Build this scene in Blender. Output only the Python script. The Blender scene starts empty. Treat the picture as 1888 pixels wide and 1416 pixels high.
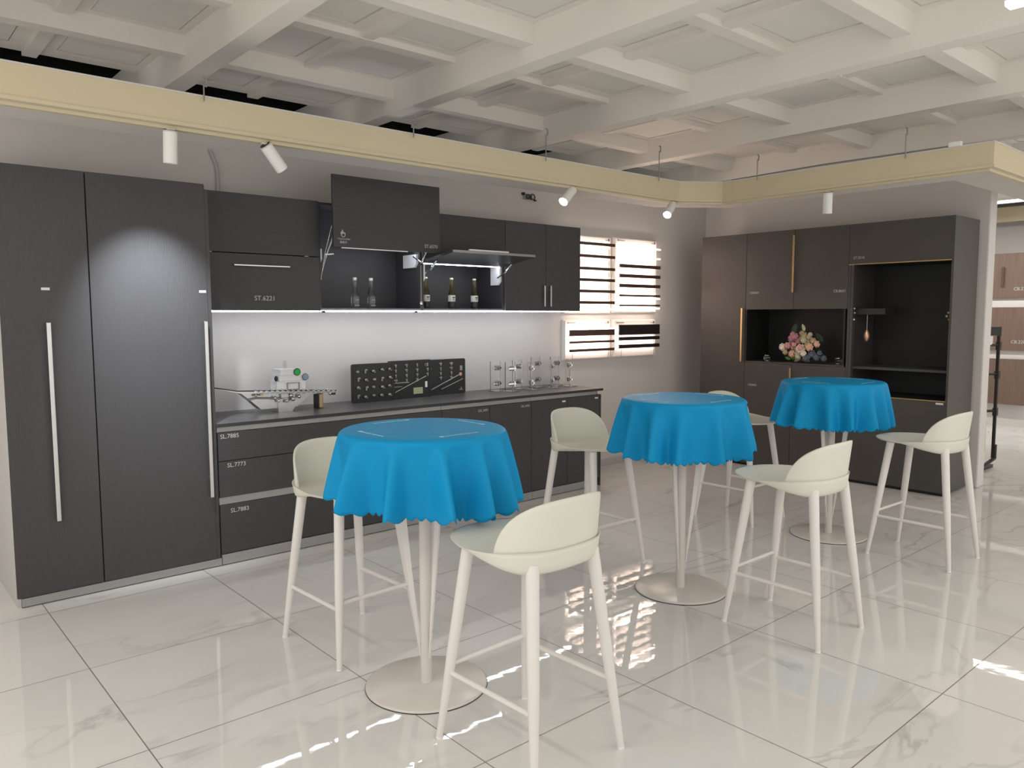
import bpy, bmesh, math, random
from mathutils import Vector, Matrix, Euler
random.seed(7)
S = bpy.context.scene
COL = S.collection
PI = math.pi

# ------------------------------------------------------------------ camera
cam_d = bpy.data.cameras.new('camera')
cam = bpy.data.objects.new('camera', cam_d); COL.objects.link(cam)
cam_d.sensor_width = 36.0
cam_d.lens = 1433.5 / 1888 * 36.0
cam_d.clip_start = 0.02
yaw, pitch, roll = math.radians(48.932), math.radians(-5.071), math.radians(-0.163)
fw = Vector((math.cos(yaw)*math.cos(pitch), math.sin(yaw)*math.cos(pitch), math.sin(pitch)))
rt = Vector((math.sin(yaw), -math.cos(yaw), 0)); up = rt.cross(fw)
r2 = math.cos(roll)*rt + math.sin(roll)*up
u2 = -math.sin(roll)*rt + math.cos(roll)*up
cam.matrix_world = Matrix(((r2.x, u2.x, -fw.x, 0), (r2.y, u2.y, -fw.y, 0), (r2.z, u2.z, -fw.z, 1.55), (0, 0, 0, 1)))
S.camera = cam

# ------------------------------------------------------------------ world, light, exposure
W = bpy.data.worlds.new('world'); S.world = W; W.use_nodes = True
bg = W.node_tree.nodes['Background']
bg.inputs['Color'].default_value = (1.0, 0.965, 0.92, 1)
bg.inputs['Strength'].default_value = 1.30
S.view_settings.view_transform = 'Standard'
S.view_settings.look = 'None'
S.view_settings.exposure = 0.0
S.view_settings.gamma = 1.0
S.view_settings.use_curve_mapping = False

def area(name, loc, sx, sy, power, color, rot=(0, 0, 0), spread=180):
    l = bpy.data.lights.new(name, 'AREA'); l.shape = 'RECTANGLE'; l.size = sx; l.size_y = sy
    l.energy = power; l.color = color; l.spread = math.radians(spread)
    o = bpy.data.objects.new(name, l); COL.objects.link(o); o.location = loc; o.rotation_euler = rot
    return o
WARM = (1.0, 0.93, 0.84)
# two visible linear lamps; the rest are unseen area lights added for brightness
LAMP_FILL = [((3.97, -0.38, 2.884), 3.2, 20, WARM), ((-0.95, 1.9, 2.884), 3.2, 42, WARM), ((7.5, -0.4, 2.884), 2.0, 10, WARM),
        ((10.76, 3.55, 2.884), 3.2, 62, (1, .97, .93)), ((9.6, 0.2, 2.884), 2.4, 16, (1, .97, .93))]
for p, ln, w, c in LAMP_FILL: area('lamp_and_fill_light', p, 0.07, ln, w, c)

# ------------------------------------------------------------------ materials
def srgb(r, g, b):
    f = lambda c: (c/255/12.92) if c/255 <= 0.04045 else ((c/255+0.055)/1.055)**2.4
    return (f(r), f(g), f(b), 1)
def mat(name, col, rough=0.5, metal=0.0, noise=0.0, nscale=8.0, bump=0.0, bscale=60.0, stretch=(1, 1, 1), spec=0.5, coat=0.0, emit=None, estr=0.0, trans=0.0, ior=1.45, alpha=1.0, sss=0.0):
    m = bpy.data.materials.new(name); m.use_nodes = True
    nt = m.node_tree; p = nt.nodes['Principled BSDF']
    p.inputs['Base Color'].default_value = col
    p.inputs['Roughness'].default_value = rough
    p.inputs['Metallic'].default_value = metal
    p.inputs['Specular IOR Level'].default_value = spec
    p.inputs['Coat Weight'].default_value = coat
    p.inputs['Transmission Weight'].default_value = trans
    p.inputs['IOR'].default_value = ior
    if emit:
        p.inputs['Emission Color'].default_value = emit
        p.inputs['Emission Strength'].default_value = estr
    tc = nt.nodes.new('ShaderNodeTexCoord'); mp = nt.nodes.new('ShaderNodeMapping')
    mp.inputs['Scale'].default_value = stretch
    nt.links.new(tc.outputs['Object'], mp.inputs['Vector'])
    n = nt.nodes.new('ShaderNodeTexNoise'); n.inputs['Scale'].default_value = nscale; n.inputs['Detail'].default_value = 6
    nt.links.new(mp.outputs[0], n.inputs['Vector'])
    if noise > 0:
        r = nt.nodes.new('ShaderNodeMix'); r.data_type = 'RGBA'
        c = col
        r.inputs['A'].default_value = (c[0]*(1-noise), c[1]*(1-noise), c[2]*(1-noise), 1)
        r.inputs['B'].default_value = (min(1, c[0]*(1+noise)), min(1, c[1]*(1+noise)), min(1, c[2]*(1+noise)), 1)
        nt.links.new(n.outputs['Fac'], r.inputs['Factor'])
        nt.links.new(r.outputs['Result'], p.inputs['Base Color'])
    if bump > 0:
        n2 = nt.nodes.new('ShaderNodeTexNoise'); n2.inputs['Scale'].default_value = bscale; n2.inputs['Detail'].default_value = 3
        nt.links.new(mp.outputs[0], n2.inputs['Vector'])
        b = nt.nodes.new('ShaderNodeBump'); b.inputs['Strength'].default_value = bump; b.inputs['Distance'].default_value = 0.01
        nt.links.new(n2.outputs['Fac'], b.inputs['Height']); nt.links.new(b.outputs[0], p.inputs['Normal'])
    return m

M = {}
M['wall'] = mat('painted_wall', (0.65, 0.62, 0.595, 1), 0.75, noise=0.03, nscale=1.5, bump=0.05, bscale=90)
M['ceiling'] = mat('ceiling_paint', (0.82, 0.785, 0.73, 1), 0.8, noise=0.04, nscale=1.2, bump=0.06, bscale=60)
M['panel'] = mat('ceiling_panel', (0.80, 0.78, 0.73, 1), 0.8, noise=0.03, nscale=2)
M['gap'] = mat('dark_gap', (0.02, 0.02, 0.02, 1), 0.9, noise=0.1)
M['void'] = mat('void_shade', (0.006, 0.006, 0.006, 1), 0.95, noise=0.1)  # near-black colour stands in for the shade of the unlit space
M['cream'] = mat('cream_board', (0.62, 0.54, 0.37, 1), 0.55, noise=0.05, nscale=1.3)
M['soffit'] = mat('soffit_paint', (0.62, 0.59, 0.55, 1), 0.75, noise=0.03)
M['door'] = mat('charcoal_woodgrain', (0.060, 0.058, 0.060, 1), 0.42, noise=0.14, nscale=14, bump=0.35, bscale=22, stretch=(14, 14, 0.6), spec=0.45)
M['doorh'] = mat('charcoal_laminate', (0.050, 0.049, 0.051, 1), 0.42, noise=0.10, nscale=10, bump=0.2, bscale=22, stretch=(0.8, 14, 14), spec=0.45)
M['doorb'] = mat('warm_lit_grey_laminate', (0.068, 0.061, 0.057, 1), 0.38, noise=0.07, nscale=10, bump=0.15, bscale=24, stretch=(14, 14, 0.8), spec=0.5)  # grey laminate; the brown tint puts the peach panel light into its colour
M['inner'] = mat('cabinet_interior', (0.055, 0.055, 0.06, 1), 0.5, noise=0.08)
M['black'] = mat('black_interior', (0.014, 0.014, 0.014, 1), 0.5, noise=0.15)
M['side'] = mat('grey_side_panel', (0.50, 0.49, 0.47, 1), 0.5, noise=0.05)
M['alu'] = mat('brushed_aluminium', (0.36, 0.355, 0.35, 1), 0.4, 0.6, noise=0.05, nscale=30, stretch=(1, 20, 20), bump=0.05)
M['chrome'] = mat('polished_metal', (0.78, 0.78, 0.78, 1), 0.16, 1.0, noise=0.04)
M['steel'] = mat('satin_steel', (0.62, 0.61, 0.60, 1), 0.28, 0.95, noise=0.06, nscale=20)
M['gold'] = mat('brass_handle', (0.62, 0.42, 0.20, 1), 0.3, 0.9, noise=0.05)
M['counter'] = mat('charcoal_stone_worktop', (0.12, 0.118, 0.12, 1), 0.32, noise=0.18, nscale=90, bump=0.05, bscale=120, spec=0.6)
M['edge'] = mat('worktop_edge', (0.03, 0.03, 0.032, 1), 0.4, noise=0.1)
M['plastic'] = mat('ivory_plastic', (0.68, 0.68, 0.595, 1), 0.5, noise=0.02, spec=0.45, bump=0.03, bscale=200)
M['legw'] = mat('white_lacquer_leg', (0.74, 0.71, 0.68, 1), 0.38, noise=0.03, spec=0.5)
M['base'] = mat('pinkish_white_metal', (0.66, 0.62, 0.58, 1), 0.28, noise=0.04, spec=0.5)
M['cloth'] = mat('blue_vinyl_cloth', (0.007, 0.275, 0.555, 1), 0.5, noise=0.04, nscale=3, bump=0.12, bscale=14, spec=0.13)
M['print'] = mat('pale_print', (0.55, 0.80, 0.90, 1), 0.5, noise=0.03)
M['white'] = mat('white_enamel', (0.80, 0.79, 0.76, 1), 0.4, noise=0.02)
M['letter'] = mat('pale_lettering', (0.50, 0.50, 0.50, 1), 0.6, noise=0.03)
M['tag'] = mat('white_label', (0.75, 0.75, 0.74, 1), 0.5, noise=0.03)
M['mech'] = mat('light_grey_plastic', (0.80, 0.81, 0.83, 1), 0.35, noise=0.03)
M['blackboard'] = mat('black_display_board', (0.016, 0.016, 0.017, 1), 0.35, noise=0.1, bump=0.05)
M['fitting'] = mat('grey_fitting', (0.30, 0.30, 0.29, 1), 0.35, 0.6, noise=0.3, nscale=60)
M['copper'] = mat('copper_fitting', (0.70, 0.42, 0.30, 1), 0.35, 0.7, noise=0.1)
M['bar'] = mat('bronze_profile', (0.125, 0.075, 0.06, 1), 0.4, 0.3, noise=0.08)
M['bard'] = mat('dark_bronze_profile', (0.04, 0.03, 0.028, 1), 0.4, 0.3, noise=0.08)
M['frost'] = mat('frosted_acrylic', (0.84, 0.78, 0.74, 1), 0.35, noise=0.02)
M['walnut'] = mat('walnut_laminate', (0.17, 0.115, 0.088, 1), 0.45, noise=0.3, nscale=5, bump=0.1, bscale=12, stretch=(8, 8, 0.5))
M['rackm'] = mat('black_rack_metal', (0.03, 0.026, 0.024, 1), 0.4, 0.5, noise=0.1)
M['green'] = mat('green_dial', (0.02, 0.42, 0.07, 1), 0.3, noise=0.2, nscale=60)
M['brass'] = mat('brass_nut', (0.50, 0.38, 0.22, 1), 0.35, 0.8, noise=0.1)
M['led'] = mat('cool_led', (1, 1, 1, 1), 0.5, emit=(0.86, 0.90, 1.0, 1), estr=27)
M['ledw'] = mat('warm_led', (1, 1, 1, 1), 0.5, emit=(1.0, 0.80, 0.68, 1), estr=16)
M['ledl'] = mat('linear_lamp_glow', (1, 1, 1, 1), 0.5, emit=(1.0, 0.97, 0.92, 1), estr=6)
M['lamp'] = mat('spot_lens', (1, 1, 1, 1), 0.5, emit=(1.0, 0.97, 0.92, 1), estr=12)
M['foil'] = mat('lens_black', (0.02, 0.02, 0.02, 1), 0.4, noise=0.1)
M['baseboard'] = mat('skirting', (0.50, 0.48, 0.46, 1), 0.5, noise=0.03)
for k, c in dict(rose=(0.62, 0.30, 0.28), mauve=(0.45, 0.20, 0.22), peach=(0.72, 0.42, 0.30), creamf=(0.75, 0.66, 0.55), ochre=(0.45, 0.33, 0.20), leaf=(0.12, 0.28, 0.05), dleaf=(0.03, 0.05, 0.03), slate=(0.10, 0.12, 0.15), sage=(0.45, 0.45, 0.30)).items():
    M[k] = mat('petal_' + k, (*c, 1), 0.6, noise=0.15, nscale=40)
def glass(name, col, rough=0.02, ior=1.45, tint=None):
    m = bpy.data.materials.new(name); m.use_nodes = True
    nt = m.node_tree; p = nt.nodes['Principled BSDF']
    p.inputs['Base Color'].default_value = col; p.inputs['Roughness'].default_value = rough
    p.inputs['Transmission Weight'].default_value = 1.0; p.inputs['IOR'].default_value = ior
    return m
M['glass'] = glass('clear_glass', (0.97, 0.98, 0.98, 1))
M['amber'] = glass('pale_amber_glass', (0.85, 0.72, 0.30, 1))
M['acryl'] = glass('clear_acrylic', (0.985, 0.985, 1, 1), 0.03, 1.3)

# polished marble-look tiles
def floor_mat():
    m = bpy.data.materials.new('polished_marble_tile'); m.use_nodes = True
    nt = m.node_tree; L = nt.links; p = nt.nodes['Principled BSDF']
    tc = nt.nodes.new('ShaderNodeTexCoord')
    def N(t, **k):
        n = nt.nodes.new(t)
        for a, b in k.items(): setattr(n, a, b)
        return n
    def MT(op, a, b=None, c=None):
        n = N('ShaderNodeMath', operation=op)
        for i, v in enumerate((a, b, c)):
            if v is None: continue
            if isinstance(v, (int, float)): n.inputs[i].default_value = v
            else: L.new(v, n.inputs[i])
        return n.outputs[0]
    sx = N('ShaderNodeSeparateXYZ'); L.new(tc.outputs['Object'], sx.inputs[0])
    T = 0.857
    u = MT('DIVIDE', MT('SUBTRACT', sx.outputs['X'], 0.765), T)
    v = MT('DIVIDE', MT('SUBTRACT', sx.outputs['Y'], 2.865), T)
    def edge(w):
        fr = MT('FRACT', w); return MT('MINIMUM', fr, MT('SUBTRACT', 1.0, fr))
    d = MT('MINIMUM', edge(u), edge(v))
    grout = MT('LESS_THAN', d, 0.0026)
    cu, cv = MT('FLOOR', u), MT('FLOOR', v)
    comb = N('ShaderNodeCombineXYZ'); L.new(cu, comb.inputs[0]); L.new(cv, comb.inputs[1])
    wn = N('ShaderNodeTexWhiteNoise', noise_dimensions='3D'); L.new(comb.outputs[0], wn.inputs['Vector'])
    sc = N('ShaderNodeVectorMath', operation='SCALE'); sc.inputs['Scale'].default_value = 13.0
    L.new(wn.outputs['Color'], sc.inputs[0])
    ad = N('ShaderNodeVectorMath', operation='ADD'); L.new(tc.outputs['Object'], ad.inputs[0]); L.new(sc.outputs[0], ad.inputs[1])
    mp = N('ShaderNodeMapping'); mp.inputs['Rotation'].default_value = (0, 0, 0.5); mp.inputs['Scale'].default_value = (0.7, 1.7, 1)
    L.new(ad.outputs[0], mp.inputs['Vector'])
    n1 = N('ShaderNodeTexNoise'); n1.inputs['Scale'].default_value = 1.1; n1.inputs['Detail'].default_value = 7; n1.inputs['Distortion'].default_value = 0.9
    L.new(mp.outputs[0], n1.inputs['Vector'])
    vein = MT('ABSOLUTE', MT('SUBTRACT', n1.outputs['Fac'], 0.5))
    mr = N('ShaderNodeMapRange'); mr.inputs['From Min'].default_value = 0.0; mr.inputs['From Max'].default_value = 0.022
    mr.inputs['To Min'].default_value = 1; mr.inputs['To Max'].default_value = 0; L.new(vein, mr.inputs['Value'])
    n2 = N('ShaderNodeTexNoise'); n2.inputs['Scale'].default_value = 1.9; n2.inputs['Detail'].default_value = 3
    L.new(ad.outputs[0], n2.inputs['Vector'])
    msk = N('ShaderNodeMapRange'); msk.inputs['From Min'].default_value = 0.42; msk.inputs['From Max'].default_value = 0.66
    L.new(n2.outputs['Fac'], msk.inputs['Value'])
    vf = MT('MULTIPLY', MT('MULTIPLY', mr.outputs[0], msk.outputs[0]), 0.62)
    mx = N('ShaderNodeMix', data_type='RGBA'); L.new(vf, mx.inputs['Factor'])
    mx.inputs['A'].default_value = (0.725, 0.715, 0.69, 1); mx.inputs['B'].default_value = (0.42, 0.42, 0.40, 1)
    cl = N('ShaderNodeMix', data_type='RGBA', blend_type='MULTIPLY'); cl.inputs['Factor'].default_value = 0.35
    L.new(mx.outputs['Result'], cl.inputs['A'])
    cr = N('ShaderNodeMapRange'); cr.inputs['From Min'].default_value = 0.3; cr.inputs['From Max'].default_value = 0.7; cr.inputs['To Min'].default_value = 0.82
    L.new(n1.outputs['Fac'], cr.inputs['Value']); L.new(cr.outputs[0], cl.inputs['B'])
    g = N('ShaderNodeMix', data_type='RGBA'); L.new(grout, g.inputs['Factor']); L.new(cl.outputs['Result'], g.inputs['A'])
    g.inputs['B'].default_value = (0.22, 0.20, 0.18, 1)
    L.new(g.outputs['Result'], p.inputs['Base Color'])
    p.inputs['Roughness'].default_value = 0.07
    rr = MT('MULTIPLY_ADD', grout, 0.4, 0.022); L.new(rr, p.inputs['Roughness'])
    p.inputs['Specular IOR Level'].default_value = 0.42
    wv = N('ShaderNodeTexNoise'); wv.inputs['Scale'].default_value = 13; wv.inputs['Detail'].default_value = 1.5
    L.new(tc.outputs['Object'], wv.inputs['Vector'])
    h = MT('SUBTRACT', MT('MULTIPLY', wv.outputs['Fac'], 1.0), MT('MULTIPLY', grout, 0.5))
    b = N('ShaderNodeBump'); b.inputs['Strength'].default_value = 0.035; b.inputs['Distance'].default_value = 0.006
    L.new(h, b.inputs['Height']); L.new(b.outputs[0], p.inputs['Normal'])
    return m
M['floor'] = floor_mat()

# ------------------------------------------------------------------ mesh helpers
class MB:
    def __init__(s): s.v = []; s.f = []; s.sm = []
    def add(s, verts, faces, smooth=False):
        n = len(s.v); s.v += [tuple(v) for v in verts]
        s.f += [tuple(i + n for i in f) for f in faces]; s.sm += [smooth]*len(faces); return s
    def bm(s, bm, smooth=False):
        bm.verts.ensure_lookup_table(); bm.verts.index_update()
        s.add([v.co for v in bm.verts], [[v.index for v in f.verts] for f in bm.faces], smooth); bm.free(); return s
    def box(s, x0, x1, y0, y1, z0, z1, bev=0.0, mtx=None):
        bm = bmesh.new(); bmesh.ops.create_cube(bm, size=1)
        for v in bm.verts:
            v.co = Vector(((x0+x1)/2 + v.co.x*(x1-x0), (y0+y1)/2 + v.co.y*(y1-y0), (z0+z1)/2 + v.co.z*(z1-z0)))
        if bev > 0: bmesh.ops.bevel(bm, geom=bm.edges[:], offset=bev, segments=2, profile=0.5, affect='EDGES')
        if mtx: bm.transform(mtx)
        return s.bm(bm, False)
    def cyl(s, p0, p1, r0, r1=None, n=20, caps=True):
        r1 = r0 if r1 is None else r1
        p0, p1 = Vector(p0), Vector(p1); d = (p1-p0).normalized()
        a = d.orthogonal().normalized(); b = d.cross(a)
        V = []; F = []
        for p, r in ((p0, r0), (p1, r1)):
            for i in range(n):
                t = 2*PI*i/n; V.append(p + (a*math.cos(t) + b*math.sin(t))*r)
        for i in range(n): F.append((i, (i+1) % n, n+(i+1) % n, n+i))
        s.add(V, F, True)
        if caps:
            s.add(V[:n], [tuple(range(n))[::-1]]); s.add(V[n:], [tuple(range(n))])
        return s
    def tube(s, pts, r, n=8):
        for i in range(len(pts)-1): s.cyl(pts[i], pts[i+1], r, r, n)
        return s
    def lathe(s, prof, c=(0, 0, 0), n=28, caps=True):
        V = []; F = []
        for r, z in prof:
            for i in range(n):
                t = 2*PI*i/n; V.append((c[0]+r*math.cos(t), c[1]+r*math.sin(t), c[2]+z))
        for k in range(len(prof)-1):
            for i in range(n):
                F.append((k*n+i, k*n+(i+1) % n, (k+1)*n+(i+1) % n, (k+1)*n+i))
        s.add(V, F, True)
        if caps:
            s.add(V[:n], [tuple(range(n))[::-1]]); s.add(V[-n:], [tuple(range(n))])
        return s
    def prism(s, pts, vec, bev=0):
        pts = [Vector(p) for p in pts]; vec = Vector(vec); n = len(pts)
        V = pts + [p+vec for p in pts]
        F = [tuple(range(n))[::-1], tuple(range(n, 2*n))] + [(i, (i+1) % n, n+(i+1) % n, n+i) for i in range(n)]
        return s.add(V, F)
    def ball(s, c, r, sc=(1, 1, 1), sub=2):
        bm = bmesh.new(); bmesh.ops.create_icosphere(bm, subdivisions=sub, radius=r)
        for v in bm.verts: v.co = Vector((c[0]+v.co.x*sc[0], c[1]+v.co.y*sc[1], c[2]+v.co.z*sc[2]))
        return s.bm(bm, True)
    def torus(s, c, R, r, axis='z', n=24, m=8):
        V = []; F = []
        for i in range(n):
            t = 2*PI*i/n
            for j in range(m):
                q = 2*PI*j/m; a = (R+r*math.cos(q))*math.cos(t); b = (R+r*math.cos(q))*math.sin(t); h = r*math.sin(q)
                p = (a, b, h) if axis == 'z' else ((a, h, b) if axis == 'y' else (h, a, b))
                V.append((c[0]+p[0], c[1]+p[1], c[2]+p[2]))
        for i in range(n):
            for j in range(m):
                F.append((i*m+j, ((i+1) % n)*m+j, ((i+1) % n)*m+(j+1) % m, i*m+(j+1) % m))
        return s.add(V, F, True)
    def mesh(s, name, m, off=(0, 0, 0)):
        me = bpy.data.meshes.new(name)
        me.from_pydata([(v[0]-off[0], v[1]-off[1], v[2]-off[2]) for v in s.v], [], s.f)
        me.polygons.foreach_set('use_smooth', s.sm)
        me.materials.append(m); me.validate(); 
        bm = bmesh.new(); bm.from_mesh(me); bmesh.ops.recalc_face_normals(bm, faces=bm.faces[:]); bm.to_mesh(me); bm.free()
        return me

def wloc(o):
    p = Vector((0, 0, 0))
    while o is not None: p += o.location; o = o.parent
    return p
def obj(name, mb, m, parent=None, world=True):
    """part in world metres (world=True) or in the parent's own frame"""
    off = wloc(parent) if (parent is not None and world) else (0, 0, 0)
    o = bpy.data.objects.new(name, mb.mesh(name, m, off)); COL.objects.link(o)
    if parent is not None: o.parent = parent
    return o
def lab(o, label, cat=None, group=None):
    o['label'] = label
    if cat: o['category'] = cat
    if group: o['group'] = group
    return o
def thing(name, label, cat, loc=(0, 0, 0), rz=0.0, group=None):
    o = bpy.data.objects.new(name, None); o.empty_display_size = 0.1; COL.objects.link(o)
    o.location = loc; o.rotation_euler = (0, 0, rz)
    return lab(o, label, cat, group)
def solo(name, mb, m, label, cat, base, group=None):
    o = bpy.data.objects.new(name, mb.mesh(name, m, base)); COL.objects.link(o); o.location = base
    return lab(o, label, cat, group)
def struct(name, mb, m):
    o = obj(name, mb, m); o['kind'] = 'structure'; return o
def dup(root, loc, rz, label, group=None):
    def cp(o, par):
        c = o.copy(); COL.objects.link(c)
        if par is not None: c.parent = par
        for ch in o.children: cp(ch, c)
        return c
    r = cp(root, None); r.location = loc; r.rotation_euler = (0, 0, rz); r['label'] = label
    if group: r['group'] = group
    return r
def text(name, s, width, pos, facing, m, parent, depth=0.0015, height=None):
    """flat lettering; pos = lower-left corner; facing '-y', '-x', or 'z'"""
    cu = bpy.data.curves.new(name, 'FONT'); cu.body = s; cu.extrude = 0.0008; cu.resolution_u = 3
    t = bpy.data.objects.new(name, cu); COL.objects.link(t)
    bpy.context.view_layer.update()
    me = bpy.data.meshes.new_from_object(t.evaluated_get(bpy.context.evaluated_depsgraph_get()))
    COL.objects.unlink(t); bpy.data.objects.remove(t)
    xs = [v.co.x for v in me.vertices] or [0, 1]; ys = [v.co.y for v in me.vertices] or [0, 1]
    k = width/(max(xs)-min(xs)); ky = k if height is None else height/(max(ys)-min(ys))
    off = wloc(parent)
    for v in me.vertices:
        a = (v.co.x-min(xs))*k; b = (v.co.y-min(ys))*ky; c = v.co.z
        if facing == '-y': p = Vector((pos[0]+a, pos[1]-depth+c*0, pos[2]+b)) + Vector((0, -c, 0))
        elif facing == '-x': p = Vector((pos[0]-depth-c, pos[1]-a, pos[2]+b))
        v.co = p - off
    me.materials.clear(); me.materials.append(m)
    o = bpy.data.objects.new(name, me); COL.objects.link(o); o.parent = parent
    return o

# ------------------------------------------------------------------ the room shell
YE = 5.78
YW, XW = 5.35, 7.60           # long wall, end wall
struct('floor', MB().box(-1.9, 15, -2.0, 9, -0.12, 0), M['floor'])
struct('wall_back', MB().box(0.0, XW+0.16, YW, YW+0.14, 0, 2.90), M['wall'])
struct('wall_left', MB().box(-3, 0.0, YW, YW+0.14, 0, 2.90), M['wall'])
struct('wall_right', MB().box(XW, XW+0.16, 2.42, YW, 0, 2.96, 0.012), M['wall'])
struct('wall_far', MB().box(12.62, 12.76, -2.6, 9, 0, 3.3), M['wall'])
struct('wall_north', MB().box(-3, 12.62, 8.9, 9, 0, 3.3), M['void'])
struct('trim_14', MB().box(-3, XW+0.2, YE+0.002, 6.56, 3.42, 3.5), M['void'])  # added unseen cover that keeps sky light out of the void
struct('void_backdrop', MB().box(-3, XW+0.2, 6.5, 6.56, 2.2, 3.6), M['void'])  # black sheet painted as the darkness above the partition wall
struct('baseboard_back', MB().box(5.22, XW, YW-0.012, YW, 0, 0.07, 0.003), M['baseboard'])

# coffered ceiling: beams towards the long wall, deep cross ribs, shallow ribs, inset panels
BX = [-1.12, 0.31, 1.75, 3.19, 4.66, 6.03, 7.46, 8.89, 10.32, 11.75]
cb = MB()
def wedge(mb, x, w0, w1, z0, z1, y0, y1):     # beam with slightly battered sides
    mb.prism([(x-w0/2, y0, z0), (x+w0/2, y0, z0), (x+w1/2, y0, z1), (x-w1/2, y0, z1)], (0, y1-y0, 0))
for x in BX: wedge(cb, x, 0.13, 0.17, 3.00, 3.30, -1.4, 6.45)
deep = [4.91 - 1.48*k for k in range(5)]
for y in deep:
    cb.prism([(-1.2, y-0.05, 3.09), (-1.2, y+0.05, 3.09), (-1.2, y+0.07, 3.30), (-1.2, y-0.07, 3.30)], (13.8, 0, 0))
rows = []
for k, y in enumerate(deep):
    rows.append((y-0.74, y))
    cb.box(-1.2, 12.6, y-0.74-0.045, y-0.74+0.045, 3.165, 3.30)
cb.box(-1.2, 12.6, YE-0.10, YE, 3.196, 3.30)
for a, b in zip(BX[:-1], BX[1:]):
    cb.box((a+b)/2-0.04, (a+b)/2+0.04, -1.4, YE, 3.169, 3.30)
ys = [YE-0.02] + [d for p in deep for d in (p, p-0.74)]
xs = sorted(BX + [(a+b)/2 for a, b in zip(BX[:-1], BX[1:])])
pn = MB()
for x0, x1 in zip(xs[:-1], xs[1:]):
    for y1, y0 in zip(ys[:-1], ys[1:]):
        ax0, ax1, ay0, ay1 = x0+0.05, x1-0.05, y0+0.04, y1-0.04
        g = 0.075
        # lip around the cell, then a gap, then the panel
        cb.box(x0, x1, y0, ay0+g, 3.20, 3.215); cb.box(x0, x1, ay1-g, y1, 3.20, 3.215)
        cb.box(x0, ax0+g, ay0+g, ay1-g, 3.20, 3.215); cb.box(ax1-g, x1, ay0+g, ay1-g, 3.20, 3.215)
        pn.box(ax0+g+0.006, ax1-g-0.006, ay0+g+0.006, ay1-g-0.006, 3.206, 3.225)
struct('ceiling', cb, M['ceiling'])
struct('ceiling_panels', pn, M['panel'])
struct('ceiling_slab', MB().box(-1.3, 12.7, -1.4, YE, 3.26, 3.34), M['gap'])

# hanging perimeter trough: cream fascia, pale underside
FA, FB = 4.10, 5.75
Z0, Z1 = 2.50, 2.665
fas = [(-3.0, FA), (5.45, FA), (FB, 3.88), (FB, 1.83), (12.2, 1.83)]
def strip(pts, w0, w1, z0, z1):
    """wall-like band following pts, from offset w0 to w1 to the left-hand side"""
    def offs(w):
        out = []
        for i, p in enumerate(pts):
            p = Vector(p); ds = []
            if i > 0: ds.append((p-Vector(pts[i-1])).normalized())
            if i < len(pts)-1: ds.append((Vector(pts[i+1])-p).normalized())
            ns = [Vector((-d.y, d.x)) for d in ds]; nn = sum(ns, Vector((0, 0)))
            nn = nn.normalized(); k = 1/max(0.3, nn.dot(ns[0]))
            out.append(p+nn*w*k)
        return out
    a, b = offs(w0), offs(w1); mb = MB()
    V = []
    for p, q in zip(a, b): V += [(p.x, p.y, z0), (q.x, q.y, z0), (q.x, q.y, z1), (p.x, p.y, z1)]
    F = [(0, 1, 2, 3)]
    for i in range(len(pts)-1):
        for j in range(4):
            F.append((4*i+j, 4*i+(j+1) % 4, 4*(i+1)+(j+1) % 4, 4*(i+1)+j))
    n = 4*(len(pts)-1); F.append((n+3, n+2, n+1, n))
    return mb.add(V, F)
struct('trim_1', strip(fas, 0, 0.018, Z0, Z1), M['cream'])
struct('trim_2', strip(fas, 0.018, 0.36, Z0, Z0+0.02), M['soffit'])
struct('trim_15', strip(fas, -0.004, 0.0, Z1-0.006, Z1+0.003), M['soffit'])
lip = strip(fas, -0.006, 0.0, Z0, Z0+0.018)
struct('trim_3', lip, M['cream'])
struct('trim_4', strip(fas, 0.34, 0.36, Z0+0.02, Z1-0.02), M['soffit'])
tr = strip(fas, 0.03, 0.062, Z0-0.018, Z0-0.0005)
struct('trim_5', tr, M['cream'])

# ceiling rods that carry the trough
hooks = [(1.49, FA-0.02, 2.745, 'leftmost thin hanging rod, above the upright white spotlight'),
         (2.76, FA-0.02, 2.76, 'thin hanging rod between the tilted spotlight and the raised cabinet door'),
         (3.88, FA-0.02, 2.85, 'thin hooked rod left of the glowing spotlight over the wall cabinets'),
         (5.15, FA-0.02, 2.905, 'thin hanging rod nearest the inner corner of the cream trough'),
         (FB-0.02, 3.54, 2.83, 'thin hanging rod just right of the inner corner, over the end wall trough'),
         (FB-0.02, 2.38, 2.835, 'rightmost thin hanging rod, beside the small junction block')]
for x, y, zt, l in hooks:
    t = thing('hanging_rod', l, 'hanging rod', (x, y, Z1-0.03), 0, 'rods carrying the cream trough')
    obj('rod', MB().cyl((x, y, Z1-0.03), (x, y, zt-0.03), 0.004, 0.004, 8), M['fitting'], t)
    obj('hook', MB().tube([(x, y, zt-0.035), (x+0.016, y, zt-0.035), (x+0.016, y, zt+0.005), (x, y, zt+0.008)], 0.005, 8), M['fitting'], t)
solo('junction_block', MB().box(FB-0.03, FB+0.0, 2.02, 2.10, Z1-0.002, Z1+0.03, 0.004), M['white'], 'small white junction block on top of the cream trough', 'junction box', (FB-0.015, 2.06, Z1-0.002))
solo('power_cable', MB().tube([(FB+0.01, 3.8, Z1+0.008), (FB+0.01, 3.0, Z1+0.02), (FB+0.01, 2.10, Z1+0.012)], 0.005, 8), M['fitting'], 'thin grey cable lying along the end wall trough', 'cable', (FB+0.01, 3.0, Z1))

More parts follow.
